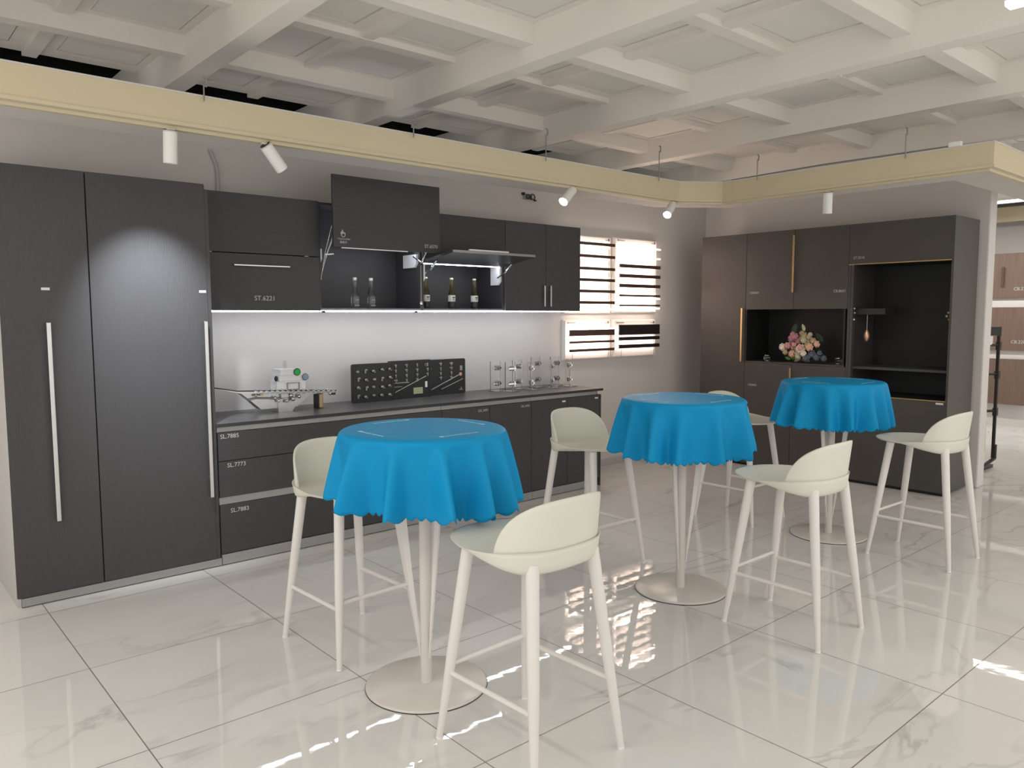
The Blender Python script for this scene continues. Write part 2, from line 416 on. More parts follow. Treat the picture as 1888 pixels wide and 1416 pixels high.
# ------------------------------------------------------------------ spotlights
def spotlight(x, y, axis, label, power=0, lit=False, size=70, blend=0.6, col=(1, .95, .88), aim=None):
    a = Vector(axis).normalized(); top = Vector((x, y, Z0-0.026)); L = 0.158
    t = thing('spotlight', label, 'spotlight', (x, y, Z0-0.018), 0, 'cylindrical spotlights under the cream trough')
    obj('mount', MB().box(x-0.02, x+0.02, y-0.015, y+0.015, Z0-0.024, Z0-0.018, 0.002).cyl((x, y, Z0-0.02), top+a*0.03, 0.008), M['white'], t)
    obj('lamp_body', MB().cyl(top, top+a*L, 0.034, 0.034, 28, caps=False).cyl(top+a*0.001, top+a*0.006, 0.034, 0.034, 28), M['white'], t)
    obj('rear_cap', MB().cyl(top-a*0.003, top+a*0.0005, 0.029, 0.029, 24), M['foil'], t)
    obj('lens', MB().cyl(top+a*(L-0.012), top+a*(L-0.003), 0.0275 if lit else 0.0335, None, 28), M['lamp'] if lit else M['white'], t)
    if power:
        l = bpy.data.lights.new('spot_beam', 'SPOT'); l.energy = power; l.spot_size = math.radians(size); l.spot_blend = blend
        l.color = col; l.shadow_soft_size = 0.03
        o = bpy.data.objects.new('spot_beam', l); COL.objects.link(o); o.parent = t
        o.location = (top+a*(L+0.005)) - Vector(t.location)
        d = Vector(aim).normalized() if aim else a
        o.rotation_euler = d.to_track_quat('-Z', 'Y').to_euler()
    return t
spotlight(1.335, 4.135, (0.0, 0.10, -1), 'upright white spotlight hanging in front of the tall cabinets', 210, size=62, blend=1.0, col=(.86, .92, 1), aim=(0.06, 0.60, -0.78))
spotlight(1.83, 4.135, (0.55, 0.10, -0.62), 'tilted white spotlight pointing down to the right, second from the left', 8, size=60, blend=0.8, aim=(0.5, -0.1, -1))
spotlight(4.20, 4.13, (-0.68, -0.13, -0.58), 'glowing spotlight over the double-door wall cabinet, turned to the camera', 16, True, 70, 0.6)
spotlight(5.40, 4.13, (-0.66, -0.20, -0.56), 'glowing spotlight at the inner corner of the trough', 16, True, 70, 0.6)
spotlight(5.79, 2.965, (0.10, 0.06, -1), 'white spotlight hanging before the tall warm-lit grey cabinets on the end wall', 26, size=58, blend=0.8, aim=(0.85, 0.35, -1))

# ------------------------------------------------------------------ tall cabinet pair
YF = 4.75
t = thing('tall_cabinet', 'tall charcoal two-door cabinet at the left end of the run', 'cabinet', (1.18, YF, 0))
obj('carcass', MB().box(0.672, 1.722, YF+0.022, YW-0.002, 0.052, 2.325), M['inner'], t)
lab(obj('side_panel', MB().box(0.655, 0.671, YF+0.004, YW-0.002, 0.0, 2.33), M['side'], t), 'pale grey side panel')
lab(obj('plinth', MB().box(0.672, 1.738, YF-0.008, YF+0.02, 0.006, 0.05, 0.001), M['alu'], t), 'brushed metal plinth')
for x0, x1, hx, lx in ((0.655, 1.072, 0.863, 0.842), (1.078, 1.712, 1.687, 1.663)):
    d = obj('door', MB().box(x0, x1, YF, YF+0.02, 0.052, 2.33, 0.0015), M['door'], t)
    obj('handle', MB().box(hx-0.011, hx+0.011, YF-0.032, YF-0.020, 0.445, 1.518, 0.003).box(hx-0.006, hx+0.006, YF-0.02, YF, 0.56, 0.58).box(hx-0.006, hx+0.006, YF-0.02, YF, 1.38, 1.40), M['steel'], d)
    obj('label_plate', MB().box(lx, lx+0.040, YF-0.002, YF, 1.688, 1.702), M['tag'], d)
obj('end_post', MB().box(1.713, 1.735, YF+0.004, YW-0.002, 0.052, 2.30), M['door'], t)

# ------------------------------------------------------------------ base cabinets
X0, X1, X2 = 1.742, 3.437, 5.205
t = thing('drawer_cabinet', 'charcoal base cabinet with three wide drawers under the worktop', 'cabinet', ((X0+X1)/2, YF, 0))
obj('carcass', MB().box(X0, X1-0.001, YF+0.03, YW-0.002, 0.07, 0.866), M['inner'], t)
obj('plinth', MB().box(X0, X1, YF-0.008, YF+0.02, 0.006, 0.068, 0.001), M['alu'], t)
for z0, z1, s, tx, tz, nm in ((0.655, 0.832, 'SL.7885', 1.757, 0.795, 0), (0.427, 0.651, 'SL.7773', 1.795, 0.612, 0), (0.072, 0.378, 'SL.7883', 1.806, 0.325, 0)):
    d = obj('drawer', MB().box(X0, X1-0.002, YF, YF+0.02, z0, z1, 0.0015), M['doorh'], t)
    text('lettering', s, 0.115, (tx, YF, tz), '-y', M['letter'], d)
for z0, z1 in ((0.834, 0.866), (0.380, 0.426)):
    obj('finger_rail', MB().box(X0, X1-0.002, YF+0.012, YF+0.028, z0, z1, 0.001), M['alu'], t)
def base_cab(x0, x1, label, doors, loc):
    t = thing('base_cabinet', label, 'cabinet', ((x0+x1)/2, YF, 0), 0, 'two-door base cabinets under the worktop')
    obj('carcass', MB().box(x0+0.001, x1-0.001, YF+0.03, YW-0.002, 0.07, 0.866), M['inner'], t)
    obj('plinth', MB().box(x0+0.001, min(x1, 5.05)-0.001, YF-0.008, YF+0.02, 0.006, 0.068, 0.001), M['alu'], t)
    obj('finger_rail', MB().box(x0+0.001, min(x1, 5.163)-0.001, YF+0.012, YF+0.028, 0.834, 0.866, 0.001), M['alu'], t)
    for a, b, s, kind in doors:
        d = obj('door', MB().box(a, b, YF, YF+0.02, 0.072, 0.832, 0.0015), M['door'], t)
        if kind: text('lettering', s, 0.095, (b-0.115, YF, 0.790), '-y', M['letter'], d)
        else: obj('label_plate', MB().box(b-0.062, b-0.022, YF-0.002, YF, 0.798, 0.812), M['tag'], d)
    return t
base_cab(X1, 4.354, 'charcoal two-door base cabinet beside the drawers, right behind the nearest table', [(3.439, 3.902, 'DK.3491', 1), (3.906, 4.352, 'DK.3492', 1)], None)
base_cab(4.354, 5.19, 'charcoal two-door base cabinet at the right end under the worktop', [(4.356, 4.776, '', 0), (4.780, 5.188, '', 0)], None)
solo('end_panel', MB().box(5.191, 5.207, YF-0.002, YW-0.002, 0.0, 0.834), M['door'], 'thin charcoal end panel closing the base run beside the white wall', 'panel', (5.199, YF, 0))
t = thing('worktop', 'long charcoal worktop over the base cabinets', 'worktop', (3.47, 5.05, 0.868))
obj('surface', MB().box(1.738, 5.222, YF-0.012, YW-0.001, 0.868, 0.890, 0.001), M['counter'], t)
obj('front_edge', MB().box(1.738, 5.222, YF-0.0135, YF-0.012, 0.868, 0.889), M['edge'], t)

# ------------------------------------------------------------------ wall cabinets
YU, ZB, ZT = 4.98, 1.584, 2.335
def upper(x0, x1, label, name='wall_cabinet'):
    t = thing(name, label, 'cabinet', ((x0+x1)/2, YU, ZB), 0, 'charcoal wall cabinets')
    return t
def carcass(t, x0, x1):
    mb = MB()
    mb.box(x0+.001, x0+0.017, YU+0.022, YW-0.002, ZB+0.001, ZT-0.002); mb.box(x1-0.017, x1-.001, YU+0.022, YW-0.002, ZB+0.001, ZT-0.002)
    mb.box(x0+0.017, x1-0.017, YU+0.022, YW-0.002, ZB+0.001, ZB+0.018); mb.box(x0+0.017, x1-0.017, YU+0.022, YW-0.002, ZT-0.018, ZT-0.002)
    mb.box(x0+0.017, x1-0.017, YW-0.012, YW-0.002, ZB+0.018, ZT-0.018)
    obj('carcass', mb, M['inner'], t)
def under_light(t, x0, x1):
    obj('light_strip', MB().box(x0+0.01, x1-0.01, YU+0.015, YU+0.033, ZB-0.009, ZB+0.0005), M['led'], t)
# 1: closed flaps
U = [1.742, 2.575, 3.440, 4.272, 5.168]
t = upper(U[0], U[1], 'closed wall cabinet with two stacked flaps, beside the tall cabinet'); carcass(t, U[0], U[1]); under_light(t, U[0], U[1])
obj('flap_door', MB().box(U[0], U[1]-.002, YU, YU+0.02, 1.957, ZT, 0.0015), M['doorh'], t)
d = obj('flap_door', MB().box(U[0], U[1]-.002, YU, YU+0.02, ZB, 1.952, 0.0015), M['doorh'], t)
obj('handle', MB().box(1.962, 2.343, YU-0.028, YU-0.020, 1.871, 1.881, 0.002).box(2.0, 2.012, YU-0.02, YU, 1.873, 1.879).box(2.29, 2.302, YU-0.02, YU, 1.873, 1.879), M['steel'], d)
text('lettering', 'ST.6221', 0.135, (2.10, YU, 1.650), '-y', M['letter'], d)
obj('hinge', MB().box(1.80, 1.83, YU-0.004, YU, 1.953, 1.957), M['fitting'], t)
obj('hinge', MB().box(2.46, 2.49, YU-0.004, YU, 1.953, 1.957), M['fitting'], t)
# 2: lifted door
t = upper(U[1], U[2], 'open wall cabinet whose big front door is raised straight up'); carcass(t, U[1], U[2]); under_light(t, U[1], U[2])
YD = 4.82
d = obj('lift_door', MB().box(2.598, 3.485, YD, YD+0.02, 2.016, 2.502, 0.0015), M['doorh'], t)
text('lettering', 'ST.6570', 0.115, (3.345, YD, 2.048), '-y', M['letter'], d)
text('lettering', 'TOUCH·OPEN', 0.095, (2.628, YD, 2.066), '-y', M['letter'], d)
text('lettering', '触碰开', 0.055, (2.645, YD, 2.041), '-y', M['letter'], d)
em = MB()
em.torus((2.672, YD-0.0015, 2.100), 0.014, 0.0028, 'y', 20, 6).prism([(2.658, YD-0.002, 2.108), (2.666, YD-0.002, 2.103), (2.674, YD-0.002, 2.112), (2.668, YD-0.002, 2.134), (2.663, YD-0.002, 2.134)], (0, 0.0015, 0)).prism([(2.657, YD-0.002, 2.10), (2.660, YD-0.002, 2.118), (2.655, YD-0.002, 2.121), (2.651, YD-0.002, 2.11)], (0, 0.0015, 0)).prism([(2.674, YD-0.002, 2.110), (2.690, YD-0.002, 2.103), (2.688, YD-0.002, 2.112), (2.674, YD-0.002, 2.120)], (0, 0.0015, 0))
lab(obj('emblem', em, M['letter'], d), 'pale pointing-hand emblem')
obj('edge_light', MB().box(2.66, 3.20, YD+0.004, YD+0.016, 2.010, 2.0155), M['steel'], d)
obj('inner_light', MB().box(U[1]+.15, U[2]-.03, YU+0.03, YU+0.042, 2.050, 2.055), M['led'], t)
def mechanism(t, x, y0, y1, z0, z1, arm):
    mb = MB().prism([(x, y0, z0+0.03), (x, y0+0.03, z0), (x, y1, z0), (x, y1, z1), (x, y0, z1)], (-0.020, 0, 0))
    h = obj('lift_mechanism', mb, M['mech'], t)
    obj('lift_arm', MB().tube(arm, 0.007, 8), M['chrome'], h)
mechanism(t, 3.422, 5.02, 5.20, 1.915, 2.015, [(3.405, 5.06, 2.0), (3.41, 4.96, 1.95), (3.41, 4.845, 2.08)])
mechanism(t, 2.613, 5.02, 5.20, 1.915, 2.015, [(2.61, 5.02, 1.86), (2.60, 4.93, 1.97), (2.605, 4.845, 2.08)])
obj('arm_stay', MB().tube([(2.585, 4.99, 1.80), (2.590, 4.93, 1.98), (2.600, 4.845, 2.16)], 0.0025, 6).tube([(2.59, 4.93, 1.97), (2.64, 4.90, 1.975)], 0.007, 8), M['chrome'], t)
obj('pull_cord', MB().tube([(3.415, 4.975, 1.93), (3.415, 4.975, 1.66)], 0.0015, 6).ball((3.415, 4.975, 1.645), 0.013, (1, .5, 1)), M['steel'], t)
obj('rail_bracket', MB().box(2.585, 2.61, YU+0.0, YU+0.03, ZB-0.014, ZB, 0.002).box(3.36, 3.385, YU, YU+0.03, ZB-0.014, ZB, 0.002), M['foil'], t)
# 3: bi-fold flap tilted out
t = upper(U[2], U[3], 'wall cabinet with its lower flap swung out flat, holding labelled bottles'); carcass(t, U[2], U[3]); under_light(t, U[2], U[3])
obj('upper_door', MB().box(U[2], U[3]-.003, YU, YU+0.02, 1.985, ZT, 0.0015), M['doorh'], t)
ang = math.atan2(0.055, 0.35)
R = Matrix.Translation((0, YU-0.015, 1.962)) @ Matrix.Rotation(-ang, 4, 'X')
fl = obj('flap_door', MB().box(U[2]+.004, U[3]-.004, -0.36, 0, -0.010, 0.010, 0.0015, mtx=R), M['doorh'], t)
obj('edge_strip', MB().box(U[2]+.006, U[3]-.006, -0.363, -0.360, -0.009, 0.009, mtx=R), M['alu'], fl)
obj('handle', MB().box(3.60, 3.985, -0.368, -0.350, 0.010, 0.020, 0.001, mtx=R), M['white'], fl)  # handle bar; its white colour stands in for a bright reflection
obj('inner_light', MB().box(3.47, 4.235, YU+0.03, YU+0.042, 1.945, 1.950), M['led'], t)
obj('cross_rail', MB().box(U[2]+0.018, U[3]-0.018, YU+0.024, YU+0.05, 1.952, 1.972), M['inner'], t)
mechanism(t, 4.252, 5.01, 5.13, 1.800, 1.945, [(4.235, 5.04, 1.86), (4.235, 4.94, 1.90), (4.235, 4.86, 1.965)])
mechanism(t, 3.477, 5.01, 5.13, 1.800, 1.945, [(3.48, 5.04, 1.86), (3.48, 4.94, 1.90), (3.48, 4.86, 1.965)])
# 4: two doors
t = upper(U[3], U[4], 'closed two-door wall cabinet at the right end beside the glowing panels'); carcass(t, U[3], U[4]); under_light(t, U[3], 5.10)
for a, b, hx in ((U[3], 4.738, 4.704), (4.742, U[4], 4.778)):
    d = obj('door', MB().box(a, b, YU, YU+0.02, ZB, ZT, 0.0015), M['door'], t)
    obj('handle', MB().box(hx-0.007, hx+0.007, YU-0.028, YU-0.019, 1.622, 1.805, 0.002).box(hx-0.004, hx+0.004, YU-0.02, YU, 1.65, 1.66).box(hx-0.004, hx+0.004, YU-0.02, YU, 1.765, 1.775), M['steel'], d)

# bottles in the open cabinets
def clear_bottle(x, y, label):
    t = thing('glass_bottle', label, 'bottle', (x, y, ZB+0.018), 0, 'clear bottles in the lifted-door cabinet')
    z = ZB+0.0185
    obj('body', MB().lathe([(0.027, 0), (0.029, 0.006), (0.029, 0.075), (0.026, 0.105), (0.017, 0.140), (0.0125, 0.17), (0.012, 0.213)], (x, y, z)), M['glass'], t)
    obj('cap', MB().lathe([(0.0135, 0.205), (0.0145, 0.207), (0.0145, 0.224), (0.013, 0.226)], (x, y, z)), M['white'], t)
    obj('label_mark', MB().box(x-0.02, x+0.02, y-0.0298, y-0.0292, z+0.018, z+0.024).box(x-0.012, x+0.014, y-0.0298, y-0.0292, z+0.060, z+0.063), M['letter'], t)
clear_bottle(2.925, 5.12, 'left of two clear glass bottles with white caps')
clear_bottle(3.062, 5.12, 'right of two clear glass bottles with white caps')
def beer(x, y, label):
    z = ZB+0.0185
    t = thing('beer_bottle', label, 'bottle', (x, y, ZB+0.018), 0, 'labelled bottles under the swung-out flap')
    obj('body', MB().lathe([(0.028, 0), (0.030, 0.006), (0.030, 0.110), (0.026, 0.130), (0.014, 0.172), (0.0125, 0.20), (0.0125, 0.240)], (x, y, z)), M['amber'], t)
    obj('cap', MB().lathe([(0.0150, 0.236), (0.0155, 0.238), (0.0145, 0.246), (0.010, 0.249)], (x, y, z)), M['white'], t)
    obj('paper_label', MB().lathe([(0.0305, 0.058), (0.0306, 0.062), (0.0306, 0.104), (0.0305, 0.108)], (x, y, z), caps=False), M['tag'], t)
    lab(obj('lower_label', MB().lathe([(0.0305, 0.012), (0.0306, 0.014), (0.0306, 0.052), (0.0305, 0.056)], (x, y, z), caps=False), M['edge'], t), 'dark lower label')
    obj('label_mark', MB().box(x-0.014, x+0.012, y-0.0325, y-0.031, z+0.088, z+0.094).box(x-0.010, x+0.006, y-0.0325, y-0.031, z+0.072, z+0.077).torus((x-0.004, y-0.0315, z+0.090), 0.006, 0.0015, 'y', 14, 5), M['edge'], t)
beer(3.560, 5.12, 'leftmost pale-labelled bottle, half behind the cabinet side')
beer(3.812, 5.12, 'middle pale-labelled bottle in the cabinet with the swung-out flap')
beer(4.048, 5.12, 'rightmost pale-labelled bottle, nearest the white lift mechanism')

# bits on the wall above
t = thing('wall_outlet', 'small dark cluster of connectors on the wall above the cabinets', 'outlet', (4.86, YW, 2.62))
obj('plate', MB().box(4.80, 4.90, YW-0.012, YW-0.001, 2.598, 2.648, 0.002), M['fitting'], t)
obj('cable_loop', MB().torus((4.905, YW-0.02, 2.625), 0.024, 0.005, 'y', 18, 6).torus((4.845, YW-0.02, 2.625), 0.018, 0.004, 'y', 18, 6), M['foil'], t)
for a_ in ((4.776, 4.80, YW-0.03, YW-0.008, 2.632, 2.655), (4.925, 4.95, YW-0.02, YW-0.008, 2.590, 2.604)): obj('connector', MB().box(*a_, 0.002), M['foil'], t)
solo('cable_conduit', MB().tube([(1.975, YW-0.012, 2.66), (2.015, YW-0.012, 2.56), (2.022, YW-0.012, 2.50), (2.022, YW-0.012, 2.33)], 0.012, 10), M['side'], 'kinked pale conduit running down the wall behind the tall cabinet', 'conduit', (2.02, YW-0.012, 2.33))

# ------------------------------------------------------------------ glowing display panels
def light_panel(x0, x1, z0, z1, bars, lit, dark, label, thick=None, strips=()):
    t = thing('light_display_panel', label, 'display panel', ((x0+x1)/2, YW, z0), 0, 'glowing profile display panels')
    yb = YW-0.045
    obj('frame', MB().box(x0, x1, YW-0.030, YW-0.001, z0, z1, 0.004), M['white'], t)
    obj('backboard', MB().box(x0+0.012, x1-0.012, yb, YW-0.030, z0+0.012, z1-0.012, 0.002), M['frost'], t)
    for k, z in enumerate(bars):
        h = (thick or {}).get(k, 0.028)
        b = obj('profile_bar', MB().box(x0+0.03, x1+0.002, yb-0.050, yb-0.034, z-h/2, z+h/2, 0.001), M['bard'] if dark else M['bar'], t)
        obj('light_strip', MB().box(x0+0.03, x1-0.03, yb-0.032, yb-0.024, z-0.007, z+0.007), M['ledw'], b)
    for z in strips:
        obj('light_strip', MB().box(x0+0.03, x1+0.002, yb-0.045, yb-0.034, z-0.006, z+0.006), M['ledw'], t)
    for x in (x0+0.10, x1-0.05):
        obj('cord', MB().cyl((x, yb-0.012, z0+0.01), (x, yb-0.012, z1-0.07), 0.0025, 0.0025, 6), M['fitting'], t)
    mk = MB().box(x0+0.04, x0+0.058, yb-0.0015, yb, z1-0.040, z1-0.026)
    for q in range(7): mk.box(x0+0.064+q*0.013, x0+0.073+q*0.013, yb-0.0015, yb, z1-0.038, z1-0.029)
    mk.box(x1-0.09, x1-0.065, yb-0.0015, yb, z1-0.040, z1-0.034).box(x1-0.055, x1-0.030, yb-0.0015, yb, z1-0.044, z1-0.020)
    obj('logo', mk, M['fitting'], t)
    return t
light_panel(5.30, 5.955, 1.565, 2.325, [2.24, 2.12, 2.00, 1.89, 1.78, 1.67], 1, False, 'upper left glowing panel, partly behind the wall cabinet', strips=(1.605,))
light_panel(6.005, 6.680, 1.570, 2.335, [2.045, 1.945, 1.845, 1.745, 1.645], 1, False, 'upper right glowing panel with two bare strips at the top', {0: 0.034, 1: 0.034, 2: 0.034, 3: .022, 4: .020}, strips=(2.235, 2.135, 1.715, 1.615))
light_panel(5.290, 5.955, 1.110, 1.505, [1.375, 1.285, 1.205], 1, False, 'lower left glowing panel with three bars', {0: 0.058, 1: 0.022, 2: 0.026}, strips=(1.415,))
light_panel(6.005, 6.680, 1.110, 1.500, [1.395, 1.305, 1.225], 1, True, 'lower right glowing panel with near-black bars', {0: 0.105, 1: 0.036, 2: 0.038})

# ------------------------------------------------------------------ things on the worktop
ZC = 0.8905
# model ship built of hardware
t = thing('model_ship', 'silver model ship made of cabinet hardware on the worktop', 'model ship', (2.35, 5.10, ZC))
hull = MB()
def quadbox(mb, P, th): mb.prism(P, (0, th, 0))
quadbox(hull, [(2.02, 5.06, 1.035), (2.08, 5.06, 0.985), (2.155, 5.06, 0.918), (2.42, 5.06, 0.918), (2.50, 5.06, 0.985), (2.54, 5.06, 1.010), (2.54, 5.06, 1.035)], 0.08)
obj('hull', hull, M['steel'], t)
obj('deck', MB().prism([(1.815, 5.02, 1.088), (1.98, 5.02, 1.052), (2.70, 5.02, 1.010), (2.70, 5.02, 0.998), (2.02, 5.02, 1.034)], (0, 0.16, 0)), M['steel'], t)
obj('bow_rail', MB().tube([(1.815, 5.02, 1.090), (1.98, 5.02, 1.056), (2.30, 5.02, 1.040), (2.70, 5.02, 1.014)], 0.004, 6), M['foil'], t)
obj('keel', MB().prism([(2.27, 5.04, ZC), (2.37, 5.04, ZC), (2.42, 5.04, 0.955), (2.27, 5.04, 0.955)], (0, 0.12, 0)), M['steel'], t)
obj('stern_foot', MB().box(2.585, 2.62, 5.06, 5.12, ZC, 0.996, 0.006), M['brass'], t)
obj('stern_foot_shell', MB().box(2.572, 2.585, 5.055, 5.125, ZC, 0.990, 0.003), M['foil'], t)
def tier(x0, x1, z0, z1, m='mech'):
    return obj('deckhouse', MB().box(x0, x1, 5.03, 5.14, z0, z1, 0.004).box(x0-0.006, x1+0.006, 5.025, 5.145, z1-0.004, z1+0.002), M[m], t)
tier(2.26, 2.47, 1.030, 1.100); b1 = tier(2.275, 2.45, 1.102, 1.140); tier(2.285, 2.395, 1.142, 1.182)
obj('window_frame', MB().box(2.33, 2.42, 5.020, 5.028, 1.042, 1.046).box(2.33, 2.42, 5.020, 5.028, 1.086, 1.090).box(2.33, 2.334, 5.020, 5.028, 1.042, 1.090).box(2.416, 2.42, 5.020, 5.028, 1.042, 1.090), M['fitting'], t)
obj('mast', MB().cyl((2.345, 5.08, 1.184), (2.345, 5.08, 1.245), 0.003, 0.003, 6), M['steel'], t)
cz = MB()
for k in range(7): cz.torus((2.345, 5.08, 1.190+k*0.008), 0.012, 0.0018, 'z', 14, 5)
obj('coil', cz, M['steel'], t)
obj('green_dial', MB().cyl((2.405, 5.020, 1.162), (2.405, 5.045, 1.162), 0.022, 0.022, 24), M['green'], t)
obj('dial_rim', MB().torus((2.405, 5.022, 1.162), 0.023, 0.003, 'y', 24, 6), M['foil'], t)
obj('round_lamp', MB().cyl((2.463, 5.015, 1.125), (2.463, 5.045, 1.125), 0.021, 0.021, 24), M['chrome'], t)
obj('lamp_rim', MB().torus((2.463, 5.018, 1.125), 0.022, 0.0025, 'y', 24, 6), M['foil'], t)
obj('side_knob', MB().ball((2.258, 5.04, 1.122), 0.020, (.6, .6, 1)), M['foil'], t)
random.seed(3)
for k in range(16):
    x = 2.10+k*0.038; z = 1.045-(x-1.98)*0.055
    obj('hinge', MB().box(x-0.013, x+0.013, 5.005, 5.03, z-0.006+random.uniform(-.004, .006), z+0.012, 0.003).cyl((x, 5.01, z+0.012), (x, 5.03, z+0.018), 0.007), M['chrome'], t)
for x, z, r in ((2.245, 0.990, 0.014), (2.27, 0.968, 0.011), (2.36, 1.000, 0.018), (2.375, 0.975, 0.016), (2.33, 0.965, 0.012), (2.42, 0.99, 0.014), (2.66, 0.995, 0.014), (2.11, 1.02, 0.011)):
    obj('knob', MB().ball((x, 5.035, z), r), M['chrome' if r < .015 else 'steel'], t)
obj('gunport', MB().box(2.29, 2.345, 5.035, 5.056, 0.985, 1.02, 0.004), M['steel'], t)
obj('brass_nut', MB().cyl((2.145, 5.015, 1.026), (2.145, 5.05, 1.026), 0.014, 0.014, 6), M['brass'], t)
obj('hull_rail', MB().tube([(2.06, 5.045, 0.990), (2.12, 5.045, 0.998), (2.30, 5.045, 0.985)], 0.006, 6), M['fitting'], t)
obj('stern_block', MB().box(2.665, 2.69, 5.01, 5.04, 0.985, 1.005, 0.003), M['foil'], t)

# black hardware display boards leaning on the wall
def board(x0, x1, y, h, label, kind, seed):
    t = thing('hardware_display_board', label, 'display board', ((x0+x1)/2, y, ZC), 0, 'black hardware boards on the worktop')
    r = 0.016; z0, z1 = ZC, ZC+h
    P = []
    for cx, cz, a0 in ((x1-r, z0+r, -PI/2), (x1-r, z1-r, 0), (x0+r, z1-r, PI/2), (x0+r, z0+r, PI)):
        for k in range(5): a = a0+k*PI/8; P.append((cx+r*math.cos(a), y, cz+r*math.sin(a)))
    lean = 0.0
    obj('panel', MB().prism(P, (0, 0.018, 0)), M['blackboard'], t)
    for xa in (x0+.012, x1-.018): obj('raised_rim', MB().box(xa, xa+.006, y-.003, y, z0+.012, z1-.012), M['edge'], t)
    rnd = random.Random(seed); w = x1-x0
    def fit(mb, m='fitting'): obj('fitting', mb, M[m], t)
    if kind == 0:
        for i in range(5):
            for j in range(4):
                cx = x0+w*(0.12+0.19*i)+rnd.uniform(-.006, .006); cz = z0+h*(0.16+0.22*j)+rnd.uniform(-.006, .006)
                q = rnd.random(); mb = MB()
                if q < .35: mb.ball((cx, y-0.010, cz), 0.014, (1.1, .6, .8)); mb.box(cx-.004, cx+.022, y-.010, y, cz-.012, cz-.004, .002)
                elif q < .7: mb.box(cx-.015, cx+.012, y-.014, y, cz-.006, cz+.006, .002); mb.cyl((cx, y-.016, cz), (cx, y, cz), .009)
                else: mb.box(cx-.006, cx+.006, y-.012, y, cz-.016, cz+.014, .002); mb.ball((cx+.008, y-.01, cz+.008), .010)
                fit(mb, 'alu' if rnd.random() < .55 else 'fitting')
    else:
        for i in range(4 if kind == 1 else 3):
            cx = x0+w*(0.15+0.25*i)
            for j in range(4 if i < 3 else 3):
                cz = z1-h*(0.12+0.13*j); s = rnd.uniform(.5, 1)
                fit(MB().box(cx-.016*s, cx+.016*s, y-.008, y, cz-.005, cz+.007, .001).box(cx-.004, cx+.004, y-.012, y, cz-.018, cz+.010, .001), 'fitting' if rnd.random() < .7 else 'alu')
        fit(MB().tube([(x0+w*.12, y-.010, z0+h*(.18 if kind == 1 else .14)), (x0+w*(.85 if kind == 1 else .86), y-.010, z0+h*.56)], .005, 8), 'alu')
        if kind == 1:
            fit(MB().box(x0+w*.56, x0+w*.78, y-.006, y, z0+h*.10, z0+h*.27, .001), 'sage')
            fit(MB().tube([(x0+.02, y-.008, z0+h*.42), (x0+w*.45, y-.008, z0+h*.42)], .004, 8), 'alu')
            fit(MB().tube([(x0+.02, y-.008, z0+h*.32), (x0+w*.30, y-.008, z0+h*.32)], .003, 8), 'fitting')
            fit(MB().box(x0+w*.84, x0+w*.89, y-.008, y, z0+h*.26, z0+h*.42, .002), 'mech')
            fit(MB().torus((x0+w*.86, y-.006, z0+h*.86), .010, .003, 'y', 14, 6), 'alu')
        else:
            fit(MB().tube([(x0+w*.40, y-.010, z0+h*.16), (x0+w*.92, y-.010, z0+h*.42)], .004, 8), 'alu')
            fit(MB().cyl((x0+w*.86, y-.014, z0+h*.56), (x0+w*.86, y, z0+h*.56), .014, .014, 20), 'copper')
            fit(MB().box(x0+w*.84, x0+w*.93, y-.006, y, z0+h*.10, z0+h*.12).box(x0+w*.88, x0+w*.90, y-.006, y, z0+h*.10, z0+h*.18), 'alu')
            fit(MB().box(x0+w*.86, x0+w*.92, y-.006, y, z0+h*.66, z0+h*.80, .001), 'fitting')
    return t
board(2.905, 3.272, 5.155, 0.295, 'leftmost black hardware board, covered in small knobs', 0, 5)
board(3.250, 3.655, 5.195, 0.303, 'middle black hardware board with a beige card', 1, 8)
board(3.600, 4.035, 5.235, 0.295, 'rightmost black hardware board with a round copper disc', 2, 11)

# clear acrylic hinge stands
AC = [(4.315, 5.17, 0.0, .205, 'first clear acrylic hinge stand, next to the black boards'),
      (4.40, 5.07, 0.0, .200, 'second clear acrylic hinge stand, set slightly forward'),
      (4.585, 5.19, 0.0, .205, 'third clear acrylic hinge stand from the black boards'),
      (4.625, 5.06, 1.1, .19, 'clear acrylic stand with sideways hinges, in front of the third one'),
      (4.82, 5.20, 0.0, .22, 'tall clear acrylic hinge stand at the back, fifth from the boards'),
      (4.90, 5.08, 0.9, .20, 'clear acrylic stand with dark hinge arms, sixth from the boards'),
      (5.06, 5.20, 0.0, .215, 'clear acrylic hinge stand at the back, second from the worktop end'),
      (5.10, 5.06, 1.1, .20, 'clear acrylic hinge stand at the very end of the worktop')]
for x, y, a, h, l in AC:
    h *= 1.27
    t = thing('acrylic_hinge_stand', l, 'hinge stand', (x, y, ZC), a, 'clear acrylic hinge stands')
    z = 0
    obj('upright', MB().box(-0.055, 0.055, 0.0, 0.008, 0.006, h, 0.001), M['acryl'], t, False)
    obj('foot', MB().box(-0.055, 0.055, -0.06, 0.03, 0.0002, 0.006, 0.001), M['acryl'], t, False)
    for zz in (h*.26, h*.78):
        hg = obj('hinge_cup', MB().cyl((0.005, -0.016, zz), (0.005, 0.0, zz), 0.021, 0.021, 20), M['fitting'], t, False)
        obj('hinge_arm', MB().box(-0.042, 0.045, -0.028, -0.016, zz-0.008, zz+0.008, 0.002).box(0.020, 0.030, -0.032, -0.004, zz-0.022, zz+0.022, 0.001), M['chrome'], hg, False)

